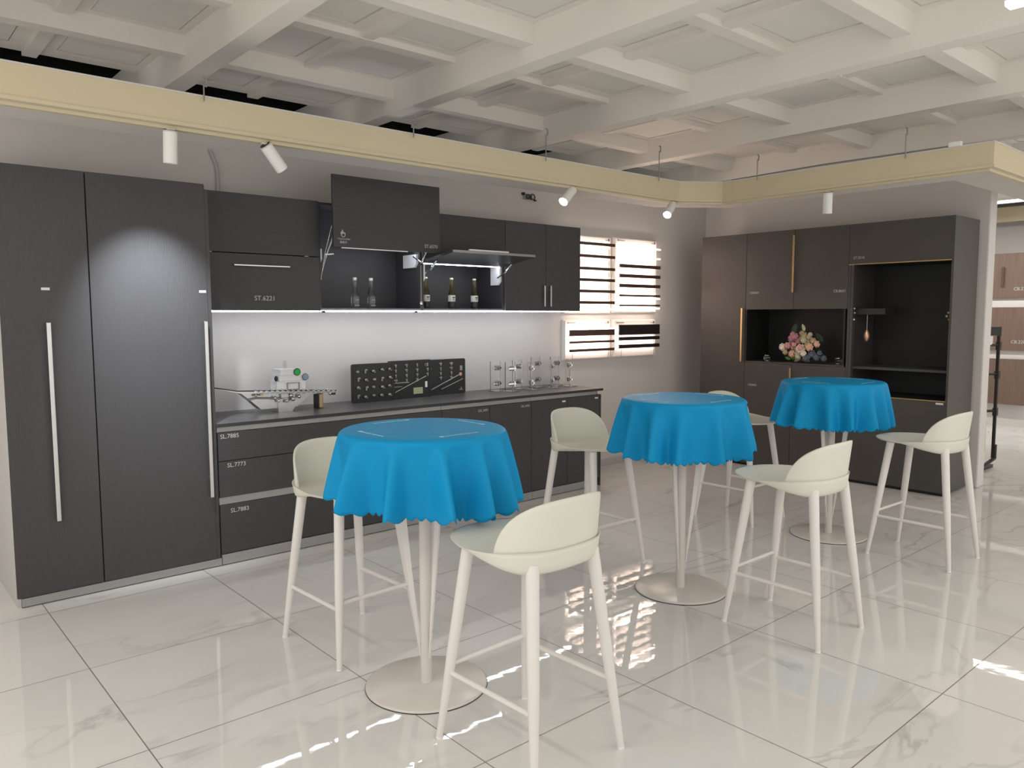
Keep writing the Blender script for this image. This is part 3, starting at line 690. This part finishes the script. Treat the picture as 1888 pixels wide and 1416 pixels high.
# ------------------------------------------------------------------ end wall: tall warm-lit grey cabinets
XF = 7.0; ZH = 2.358; YR = 2.488; YL = 4.955
YA, YB_, YC = 4.420, 3.900, 3.365
def gold(mb, y, z0, z1):
    return mb.box(XF-0.030, XF-0.018, y-0.009, y+0.009, z0, z1, 0.002).box(XF-0.019, XF, y-0.005, y+0.005, z0+0.06, z0+0.075).box(XF-0.019, XF, y-0.005, y+0.005, z1-0.075, z1-0.06)
t = thing('tall_cabinet', 'narrow tall warm-lit grey single-door cabinet in the corner of the end wall', 'cabinet', (XF+.3, (YL+YA)/2, 0))
obj('carcass', MB().box(XF+0.022, XW-0.002, YA+0.002, YL, 0.03, ZH-0.002), M['doorb'], t)
d = obj('door', MB().box(XF, XF+0.02, YA+0.002, YL, 0.03, ZH, 0.0015), M['doorb'], t)
obj('handle', gold(MB(), 4.448, 1.070, 1.612), M['gold'], d)
obj('plinth', MB().box(XF+0.03, XF+0.05, YA+.002, YL, 0.0, 0.03), M['black'], t)
t = thing('niche_cabinet', 'warm-lit grey cabinet with four doors around an open display niche', 'cabinet', (XF+.3, (YA+YC)/2, 0))
NZ0, NZ1 = 1.078, 1.598
mb = MB().box(XF+0.022, XW-0.002, YC+0.018, YA-0.001, NZ1+0.005, ZH-0.002).box(XF+0.022, XW-0.002, YC+0.018, YA-0.001, 0.03, NZ0-0.016)
obj('carcass', mb, M['doorb'], t)
obj('niche_floor', MB().box(XF+0.001, XF+0.45, YC+0.018, YA-0.002, NZ0-0.014, NZ0, 0.001), M['doorb'], t)
obj('niche_back', MB().box(XF+0.42, XF+0.44, YC+0.018, YA-0.002, NZ0, NZ1+0.004).box(XF+0.002, XF+0.42, YA-0.018, YA-0.002, NZ0, NZ1).box(XF+0.002, XF+0.42, YC+0.018, YC+0.034, NZ0, NZ1), M['black'], t)
for y0, y1, z0, z1, s, side in ((YB_+.002, YA-.002, NZ1, ZH, 'CB.8601', 'l'), (YC+.002, YB_-.002, NZ1, ZH, 'CB.8601', 'r'), (YB_+.002, YA-.002, 0.03, NZ0-0.016, 'CB.8602', 'l'), (YC+.002, YB_-.002, 0.03, NZ0-0.016, '', '')):
    d = obj('door', MB().box(XF, XF+0.02, y0, y1, z0, z1, 0.0015), M['doorb'], t)
    if side == 'l': text('lettering', s, 0.10, (XF, y1-0.045, 1.755 if z0 > 1 else 0.828), '-x', M['letter'], d)
    if side == 'r':
        text('lettering', s, 0.11, (XF, y0+0.135, 1.750), '-x', M['letter'], d)
        obj('handle', gold(MB(), YB_-0.002, 1.760, 2.302), M['gold'], d)
    if not side: obj('handle', gold(MB(), YB_-0.0, 0.60, 1.030), M['gold'], d)
obj('plinth', MB().box(XF+0.03, XF+0.05, YC+.002, YA-.002, 0.0, 0.03), M['black'], t)
t = thing('appliance_cabinet', 'warm-lit grey cabinet with a deep black open bay at the right end', 'cabinet', (XF+.3, (YC+YR)/2, 0))
BZ0, BZ1 = 0.818, 1.992
obj('top_flap', MB().box(XF, XF+0.02, YR+0.012, YC-.002, BZ1+0.006, ZH, 0.0015), M['doorb'], t)
text('lettering', 'ST.2216', 0.10, (XF, 3.325, 2.045), '-x', M['letter'], t)
d = obj('lower_door', MB().box(XF, XF+0.02, YR+0.012, YC-.002, 0.03, BZ0-0.006, 0.0015), M['doorb'], t)
obj('label_plate', MB().box(XF-0.002, XF, 2.515, 2.575, 0.785, 0.800), M['tag'], d)
obj('side_panel', MB().box(XF-0.004, XW-0.06, YR-0.006, YR+0.012, 0.03, ZH), M['doorb'], t)
obj('bay_side', MB().box(XF+0.001, XW-0.02, YC-0.018, YC-0.001, 0.03, ZH-0.002).box(XF+0.006, XF+0.05, YC-0.045, YC-0.004, BZ0, BZ1), M['doorb'], t)
obj('bay_lining', MB().box(XW-0.10, XW-0.08, YR+0.012, YC-0.002, BZ0, BZ1).box(XF+0.02, XW-0.10, YR+0.012, YR+0.02, BZ0, BZ1).box(XF+0.02, XW-0.10, YC-0.012, YC-0.002, BZ0, BZ1).box(XF+0.02, XW-0.10, YR+0.02, YC-0.012, BZ1, BZ1+0.01).box(XF+0.02, XW-0.10, YR+0.02, YC-0.012, BZ0-0.01, BZ0), M['black'], t)
obj('shelf', MB().box(XF+0.05, XW-0.11, YR+0.021, YC-0.013, 1.050, 1.072, 0.001), M['inner'], t)
obj('short_ledge', MB().box(XF+0.09, XF+0.30, YC-0.30, YC-0.013, 1.545, 1.600, 0.002), M['edge'], t)
for z in (BZ1, BZ0-0.008):
    lab(obj('trim_strip', MB().box(XF-0.008, XF+0.004, YR+0.012, YC-0.002, z, z+0.008), M['gold'], t), 'thin brass trim strip')
obj('hinge', MB().ball((XF+0.05, YR+0.035, 1.56), 0.013).ball((XF+0.06, YR+0.05, 1.53), 0.015).ball((XF+0.06, YR+0.032, 1.50), 0.012), M['brass'], t)
obj('hinge', MB().ball((XF+0.02, YC-0.055, 1.60), 0.011).ball((XF+0.02, YC-0.06, 1.56), 0.010).ball((XF+0.02, YC-0.055, 1.50), 0.012), M['steel'], t)
obj('plinth', MB().box(XF+0.03, XF+0.05, YR+.012, YC-.002, 0.0, 0.03), M['black'], t)
t = thing('hanging_bulb', 'small copper bulb hanging on a thin stem in the black bay', 'ornament', (XF+0.12, 3.235, 1.50))
obj('stem', MB().cyl((XF+0.12, 3.235, 1.544), (XF+0.12, 3.235, 1.40), 0.004, 0.004, 8), M['fitting'], t)
obj('bulb', MB().lathe([(0.004, -0.20), (0.018, -0.185), (0.026, -0.155), (0.022, -0.125), (0.010, -0.10), (0.007, -0.095)], (XF+0.12, 3.235, 1.50)), M['copper'], t)

# bouquet and glasses in the niche
BY, BXX = 3.875, XF+0.15
t = thing('flower_arrangement', 'mixed pink, peach and cream flower arrangement lying in the niche', 'flowers', (BXX, BY, NZ0))
rf = random.Random(4)
def bloom(y, z, r, m, x=None):
    x = BXX-0.05 if x is None else x; mb = MB()
    mb.ball((x, y, z), r*0.62, (1, 1, 1), 2)
    for ring, (n, rr, tilt) in enumerate(((5, .55, .35), (7, .85, .9))):
        for k in range(n):
            a = 2*PI*k/n+ring*.4+rf.uniform(-.15, .15)
            c = Vector((x-r*(.42-ring*.32), y+rr*r*.72*math.cos(a), z+rr*r*.72*math.sin(a)))
            mb.ball(c, r*.42, (.42, 1.0, 1.0), 1)
    return obj('blossom', mb, M[m], t)
for y, z, r, m in ((4.040, .150, .040, 'creamf'), (3.985, .165, .036, 'rose'), (3.945, .150, .026, 'rose'), (3.955, .085, .042, 'peach'), (3.855, .135, .052, 'creamf'), (3.845, .145, .034, 'rose'), (3.790, .170, .040, 'ochre'), (3.755, .155, .042, 'peach'), (3.695, .185, .036, 'peach'), (3.960, .235, .040, 'mauve'), (3.925, .255, .042, 'mauve'), (3.900, .210, .040, 'mauve'), (3.965, .205, .034, 'mauve'), (3.835, .265, .036, 'ochre'), (3.865, .235, .036, 'ochre'), (3.825, .220, .034, 'sage'), (3.785, .245, .032, 'ochre'), (3.905, .135, .030, 'sage'), (3.88, .06, .034, 'sage'), (3.70, .06, .040, 'slate'), (3.745, .09, .044, 'slate'), (3.79, .05, .042, 'slate'), (3.63, .05, .034, 'slate'), (3.665, .10, .030, 'slate'), (3.735, .215, .034, 'ochre'), (3.80, .21, .030, 'sage'), (4.01, .10, .030, 'ochre'), (3.92, .175, .028, 'rose'), (3.90, .09, .030, 'ochre'), (3.815, .09, .034, 'creamf'), (3.945, .275, .030, 'mauve'), (3.87, .285, .030, 'ochre'), (3.775, .275, .026, 'sage')):
    bloom(y, NZ0+z, r, m, BXX-0.05+rf.uniform(-.02, .03) - (0.02 if z < .18 else 0))
def leaf(y, z, L, a, m, x):
    c = Vector((x, y, z)); d = Vector((0, math.cos(a), math.sin(a))); n = Vector((0, -math.sin(a), math.cos(a)))
    P = [c, c+d*L*.3+n*L*.22, c+d*L*.7+n*L*.18, c+d*L, c+d*L*.7-n*L*.18, c+d*L*.3-n*L*.22]
    return obj('leaf', MB().prism(P, (0.004, 0, 0)), M[m], t)
for y, z, L, a, m in ((4.00, .03, .085, 2.9, 'leaf'), (3.98, .035, .08, 2.2, 'leaf'), (3.99, .02, .07, .3, 'leaf'), (3.90, .04, .08, -.5, 'sage'), (3.86, .03, .08, 3.4, 'sage'), (4.02, .20, .13, 2.3, 'dleaf'), (4.05, .12, .14, 2.8, 'dleaf'), (3.98, .26, .13, 1.9, 'dleaf'), (3.68, .12, .13, .3, 'dleaf'), (3.66, .20, .12, .8, 'dleaf'), (3.62, .06, .12, .1, 'dleaf'), (3.80, .02, .10, .2, 'slate'), (3.84, .30, .08, 1.2, 'sage')):
    leaf(y, NZ0+z+.005, L, a, m, BXX-0.03+rf.uniform(0, .05))
obj('stems', MB().tube([(BXX+.02, 3.98, NZ0+.02), (BXX+.02, 3.85, NZ0+.12), (BXX, 3.72, NZ0+.06)], .008, 6).tube([(BXX+.03, 3.9, NZ0+.006), (BXX+.03, 3.88, NZ0+.2)], .012, 6).ball((BXX+.03, 3.86, NZ0+.13), .10, (.5, 1.3, 1.1)), M['dleaf'], t)
for y, l in ((4.235, 'small faceted glass holder at the left end of the niche'), (3.490, 'small faceted glass holder at the right end of the niche')):
    t = thing('glass_holder', l, 'glass', (XF+0.12, y, NZ0), 0, 'small glass holders in the niche')
    obj('cup', MB().lathe([(0.020, 0.0005), (0.030, 0.012), (0.034, 0.050), (0.028, 0.058)], (XF+0.12, y, NZ0), 8), M['glass'], t)
    obj('rim', MB().torus((XF+0.12, y, NZ0+0.058), 0.030, 0.004, 'z', 16, 6), M['chrome'], t)
    obj('base_ring', MB().torus((XF+0.12, y, NZ0+0.006), 0.024, 0.004, 'z', 16, 6), M['chrome'], t)

# ------------------------------------------------------------------ the room beyond on the right
def walnut(y0, y1, z0, z1, label, mk, hd=False):
    t = thing('walnut_cabinet', label, 'cabinet', (12.3, (y0+y1)/2, z0), 0, 'walnut wall units in the far room')
    obj('body', MB().box(12.03, 12.61, y0, y1, z0, z1), M['walnut'], t)
    d = obj('door', MB().box(12.0, 12.02, y0, y1, z0, z1, .002), M['walnut'], t)
    if hd: obj('handle', MB().box(11.965, 11.98, 3.615, 3.645, z0+.16, z0+.42, .003).box(11.98, 12.0, 3.625, 3.635, z0+.2, z0+.22), M['bar'], d)
    if mk: text('lettering', mk, 0.20, (12.0, 3.50, z0+0.10 if z0 > 1.0 else z1-.2), '-x', M['letter'], d)
walnut(2.2, 4.3, 1.76, 2.36, 'topmost walnut unit on the far wall, with a slim handle', 'CB.2208', True)
walnut(2.2, 4.3, 1.05, 1.635, 'middle walnut unit on the far wall, between two pale bands', 'CB.2209')
walnut(3.31, 4.3, 0.315, 0.935, 'lowest walnut unit on the far wall, nearest the floor', '')
struct('trim_6', MB().box(12.04, 12.61, 2.2, 4.3, 1.636, 1.759), M['wall'])
struct('trim_7', MB().box(12.04, 12.61, 2.2, 4.3, 0.936, 1.049), M['wall'])
struct('trim_8', MB().box(12.10, 12.61, 2.2, 4.3, 0.0, 0.314), M['wall'])
struct('trim_9', MB().box(12.2, 12.29, 0.5, 6, 2.80, 3.0), M['cream'])
struct('trim_10', MB().box(12.3, 12.61, 0.5, 6, 2.86, 3.0), M['soffit'])
t = thing('linear_lamp', 'long linear lamp glowing in the far room at the right edge', 'lamp', (10.76, 3.2, 2.9))
obj('housing', MB().box(10.70, 10.82, 1.9, 5.2, 2.905, 2.935), M['white'], t)
obj('diffuser', MB().box(10.71, 10.81, 1.9, 5.2, 2.885, 2.905), M['ledl'], t)
t = thing('linear_lamp', 'linear lamp glowing at the top right corner of the ceiling', 'lamp', (3.97, 0.2, 2.9))
obj('housing', MB().box(3.93, 4.01, -2.0, 1.24, 2.905, 2.925), M['white'], t)
obj('diffuser', MB().box(3.935, 4.005, -2.0, 1.24, 2.885, 2.905), M['ledl'], t)

for n_, (x_, y0_, y1_) in enumerate(((-0.95, 0.3, 3.5), (7.5, -1.4, 0.6), (9.6, -1.0, 1.4))):
    struct('trim_%d' % (11+n_), MB().box(x_-.04, x_+.04, y0_, y1_, 2.886, 2.925), M['white'])  # added housings, out of view, over the unseen area lights
t = thing('pull_out_rack', 'black metal pull-out rack standing past the end of the white wall', 'rack', (8.9, 2.75, 0))
A = Vector((8.60, 2.74, 0)); B = Vector((8.74, 2.655, 0)); dv = B-A
for p, z1 in ((A, 1.40), (B, 1.39)):
    obj('upright', MB().box(p.x-.014, p.x+.014, p.y-.014, p.y+.014, 0.10, z1, .003), M['rackm'], t)
obj('head_box', MB().prism([A+Vector((0, -.02, 1.34)), B+Vector((0, -.02, 1.33)), B+Vector((0, -.02, 1.42)), A+Vector((0, -.02, 1.42))], (.02, .06, 0)), M['rackm'], t)
for z in (1.24, .95, .58): obj('cross_bar', MB().tube([A+Vector((0, 0, z)), B+Vector((0, 0, z))], .014, 8).box(B.x-.02, B.x+.03, B.y-.02, B.y+.02, z-.05, z+.03, .004), M['rackm'], t)
obj('damper', MB().cyl(A+Vector((.06, -.02, .17)), A+Vector((.06, -.02, .48)), .016, .016, 10), M['foil'], t)
obj('slide', MB().tube([(8.74, 2.64, .24), (8.74, 2.64, .10), (8.30, 2.66, .02)], .018, 8).box(8.30, 8.78, 2.66, 2.72, 0.0, .03), M['rackm'], t)
obj('white_clip', MB().box(8.62, 8.69, 2.69, 2.71, 1.24, 1.33, .004), M['mech'], t)

# ------------------------------------------------------------------ bar stools
def seat_mesh():
    n, V, F = 64, [], []
    def R(a):
        c, s = math.cos(a), math.sin(a)
        ry = 0.30 if s > 0 else 0.215; rx = 0.245
        e = 2.7 if s < 0 else 2.35
        return 1/((abs(c)/rx)**e + (abs(s)/ry)**e)**(1/e)
    def rear(a): 
        s = -math.sin(a); return max(0.0, min(1.0, (s+0.25)/0.9))**1.0
    def top(r, a): 
        k = rear(a); e = max(0, (r-.80)/.20)
        return 0.762 - 0.016*(1-r*r) + k*0.022*e*e - (1-k)*0.004*e*e
    rings = []
    for r in (0.12, .3, .5, .68, .8, .88, .94, .98, 1.0):
        rings.append([(r*R(a)*math.cos(a), r*R(a)*math.sin(a), top(r, a)) for a in (2*PI*i/n for i in range(n))])
    for r, dz in ((.985, .25), (.968, .65), (.945, .88), (.90, 1.0), (.5, 1.02), (.12, 1.02)):
        ring = []
        for i in range(n):
            a = 2*PI*i/n; k = rear(a); zt = top(1, a); zb = 0.744*(1-k) + 0.702*k
            if r < .9: zb -= 0.006*(1-k)
            ring.append((r*R(a)*math.cos(a), r*R(a)*math.sin(a), zt+(zb-zt)*dz))
        rings.append(ring)
    for g in rings: V += g
    for k in range(len(rings)-1):
        for i in range(n): F.append((k*n+i, k*n+(i+1) % n, (k+1)*n+(i+1) % n, (k+1)*n+i))
    F.append(tuple(range(n))[::-1]); m = (len(rings)-1)*n; F.append(tuple(range(m, m+n)))
    return MB().add(V, F, True)
def back_mesh():
    T = 1.34; nt, nh = 48, 12; th = 0.011; V = []; F = []
    def P(u, v, o):
        a = T*u
        h = 0.205*max(0.0, 1-abs(u)**3.0)**0.62
        rx, ry = 0.222+o, 0.180+o
        z = 0.748 + v*h
        lean = 0.028*v*h/0.2
        # squarer than an ellipse at the corners
        c, s = math.cos(a), math.sin(a)
        q = (abs(s)**2.5+abs(c)**2.5)**(-1/2.5)
        return (rx*s*q, -0.015-(ry*c*q)-lean*max(0, c), z)
    for o in (0.0, th):
        for i in range(nt+1):
            u = -1+2*i/nt
            for j in range(nh+1): V.append(P(u, j/nh, o if j < nh else o*0.75+th*0.12))
    N = (nt+1)*(nh+1)
    for i in range(nt):
        for j in range(nh):
            a = i*(nh+1)+j; b = a+nh+1
            F.append((a, b, b+1, a+1)); F.append((N+a, N+a+1, N+b+1, N+b))
        a = i*(nh+1)+nh; b = a+nh+1; F.append((a, b, N+b, N+a))
        a = i*(nh+1); b = a+nh+1; F.append((a, N+a, N+b, b))
    for e in (0, nt*(nh+1)):
        for j in range(nh): F.append((e+j, e+j+1, N+e+j+1, N+e+j))
    return MB().add(V, F, True)
FEET = {(-1, 1): (-.218, .255), (1, 1): (.218, .255), (1, -1): (.218, -.245), (-1, -1): (-.218, -.245)}
TOPS = {(-1, 1): (-.148, .165), (1, 1): (.148, .165), (1, -1): (.148, -.165), (-1, -1): (-.148, -.165)}
def legpt(k, z):
    a, b = Vector((*FEET[k], 0)), Vector((*TOPS[k], .72)); return a+(b-a)*(z/.72)
def make_stool(label):
    t = thing('bar_stool', label, 'bar stool', (0, 0, 0), 0, 'white bar stools around the tables')
    obj('seat', seat_mesh(), M['plastic'], t, False)
    obj('backrest', back_mesh(), M['plastic'], t, False)
    for k in FEET:
        l = obj('leg', MB().cyl(legpt(k, 0.006), legpt(k, .35), .0125, .0205, 20).cyl(legpt(k, .35), legpt(k, .735), .0205, .0235, 20), M['legw'], t, False)
        obj('foot_pad', MB().cyl(legpt(k, 0.0), legpt(k, 0.007), .0135, .0135, 16), M['mech'], l, False)
    def bar(a, b, z): obj('footrest_bar', MB().cyl(legpt(a, z), legpt(b, z), .0095, .0095, 14), M['legw'], t, False)
    bar((-1, 1), (-1, -1), .255); bar((1, 1), (1, -1), .255); bar((-1, 1), (1, 1), .285)
    return t
s0 = make_stool('bar stool in the foreground, back to the camera, in front of the nearest table')
s0.location = (1.820, 1.995, 0); s0.rotation_euler = (0, 0, 0.03)
dup(s0, (3.540, 1.925, 0), 0.0, 'bar stool in front of the middle table, back to the camera')
dup(s0, (5.195, 1.950, 0), -0.03, 'bar stool in front of the farthest table, before the black open bay')
dup(s0, (1.790, 3.235, 0), PI+0.04, 'bar stool between the nearest table and the drawers, facing the camera')
dup(s0, (3.525, 3.300, 0), PI-0.02, 'bar stool beyond the middle table, in front of the base cabinet doors')
dup(s0, (5.190, 3.300, 0), PI, 'bar stool mostly hidden between the middle and the farthest table')

# ------------------------------------------------------------------ tables and cloths
ZTAB = 1.085
def table(x, y, rot, label):
    t = thing('bar_table', label, 'table', (x, y, 0), rot, 'round pedestal bar tables')
    obj('tabletop', MB().lathe([(0.30, -0.024), (0.326, -0.020), (0.330, -0.010), (0.326, -0.001), (0.32, 0)], (0, 0, ZTAB), 48), M['white'], t, False)
    obj('pedestal', MB().cyl((0, 0, .010), (0, 0, ZTAB-.02), .024, .024, 28), M['base'], t, False)
    b = obj('base_plate', MB().lathe([(0.252, 0.0), (0.255, 0.003), (0.254, 0.009), (0.248, 0.012), (0.03, 0.0135)], (0, 0, 0), 64), M['base'], t, False)
    obj('base_edge', MB().lathe([(0.2555, 0.0), (0.2565, 0.001), (0.2565, 0.003), (0.2555, 0.004)], (0, 0, 0), 64, caps=False), M['foil'], b, False)
    for k in range(3):
        a = 2*PI*k/3 + 0.35
        d = Vector((math.cos(a), math.sin(a), 0)); n = Vector((-d.y, d.x, 0))*.004
        P = [d*.022+Vector((0, 0, .13)), d*.026+Vector((0, 0, .12)), d*.150+Vector((0, 0, ZTAB-.026)), d*.105+Vector((0, 0, ZTAB-.026))]
        obj('brace', MB().prism([p-n for p in P], n*2), M['legw'], t, False)
    return t
TB = [(1.800, 2.620, 0.2, 'round bar table nearest the camera'), (3.535, 2.610, 0.9, 'middle round bar table of the row'), (5.215, 2.590, 0.5, 'farthest round bar table, in front of the end wall cabinets')]
for a in TB: table(*a)
def cloth(x, y, L, seed, label, flare=.085, skew=0.0):
    rc = random.Random(seed); nA = 512; nT = 26
    cs = []; a = rc.uniform(0, .5)
    while a < 2*PI - .25:
        cs.append((a, rc.uniform(.08, .135), rc.uniform(.65, 1.1))); a += rc.uniform(.36, .66)
    def fold(p):
        s = 0
        for c, w, h in cs:
            d = (p-c+PI) % (2*PI)-PI; s += h*math.exp(-(d/w)**2)
        return s
    ph = [rc.uniform(0, 6.28) for _ in range(3)]
    V = []; F = []
    R0 = 0.335; zt = ZTAB+0.0035
    tops = [(.04, 0), (.15, 0), (.25, .0), (.315, 0.0), (.327, -.002), (.335, -.007), (.340, -.015)]
    for r, dz in tops:
        for i in range(nA):
            p = 2*PI*i/nA; V.append((r*math.cos(p), r*math.sin(p), zt+dz))
    for k in range(1, nT+1):
        t_ = k/nT
        for i in range(nA):
            p = 2*PI*i/nA; f = fold(p)
            fl_ = (1-math.exp(-t_*2.2))
            g_ = t_**0.8
            rr = .340 + .030*t_ + flare*g_*(f-.44)*1.5 + .008*math.sin(3*p+ph[0])*t_
            p2 = p + .05*t_*math.sin(5*p+ph[1])
            scal = 1.0 + (.055*abs(math.sin(33*p)) if k == nT else (.025*abs(math.sin(33*p)) if k == nT-1 else 0))
            slope = (rr-.340)/max(.02, L*t_)
            dz = (L+skew*math.cos(p+.71))*t_*scal*math.sqrt(max(.5, 1-slope*slope))
            V.append((rr*math.cos(p2), rr*math.sin(p2), zt-.015-dz))
    n = len(tops)+nT
    for k in range(n-1):
        for i in range(nA): F.append((k*nA+i, k*nA+(i+1) % nA, (k+1)*nA+(i+1) % nA, (k+1)*nA+i))
    F.append(tuple(range(nA))[::-1])
    t = thing('tablecloth', label, 'tablecloth', (x, y, ZTAB), 0, 'blue scalloped tablecloths')
    me = MB().add([(v[0], v[1], v[2]-ZTAB) for v in V], F, True)
    c = obj('fabric', me, M['cloth'], t, False)
    md = c.modifiers.new('thickness', 'SOLIDIFY'); md.thickness = .0016; md.offset = 1
    # printed strips of tiny lettering near the rim
    for q in range(4):
        a = q*PI/2; mb = MB(); rs = random.Random(seed*10+q)
        u = Vector((math.cos(a), math.sin(a), 0)); w = Vector((-u.y, u.x, 0)); o = u*.245
        def pr(s0, s1, t0, t1):
            P = [o+w*s0+u*t0, o+w*s1+u*t0, o+w*s1+u*t1, o+w*s0+u*t1]
            mb.prism([(p.x, p.y, .0058) for p in P], (0, 0, .0008))
        pr(-.092, -.074, -.008, .008)
        s = -.068
        while s < .09:
            l = rs.uniform(.007, .012); k = rs.uniform(.003, .006)
            pr(s, s+l*.5, -k-.001, k+.001); pr(s, s+l, k-.004, k); s += l+.0035
        obj('printed_strip', mb, M['print'], t, False)
    return t
cloth(1.800, 2.620, .276, 21, 'blue scalloped cloth on the nearest table, hem over the foreground stool', skew=.018)
cloth(3.535, 2.610, .285, 5, 'blue scalloped cloth on the middle table')
cloth(5.215, 2.590, .280, 12, 'blue scalloped cloth on the farthest table, below the flower niche')
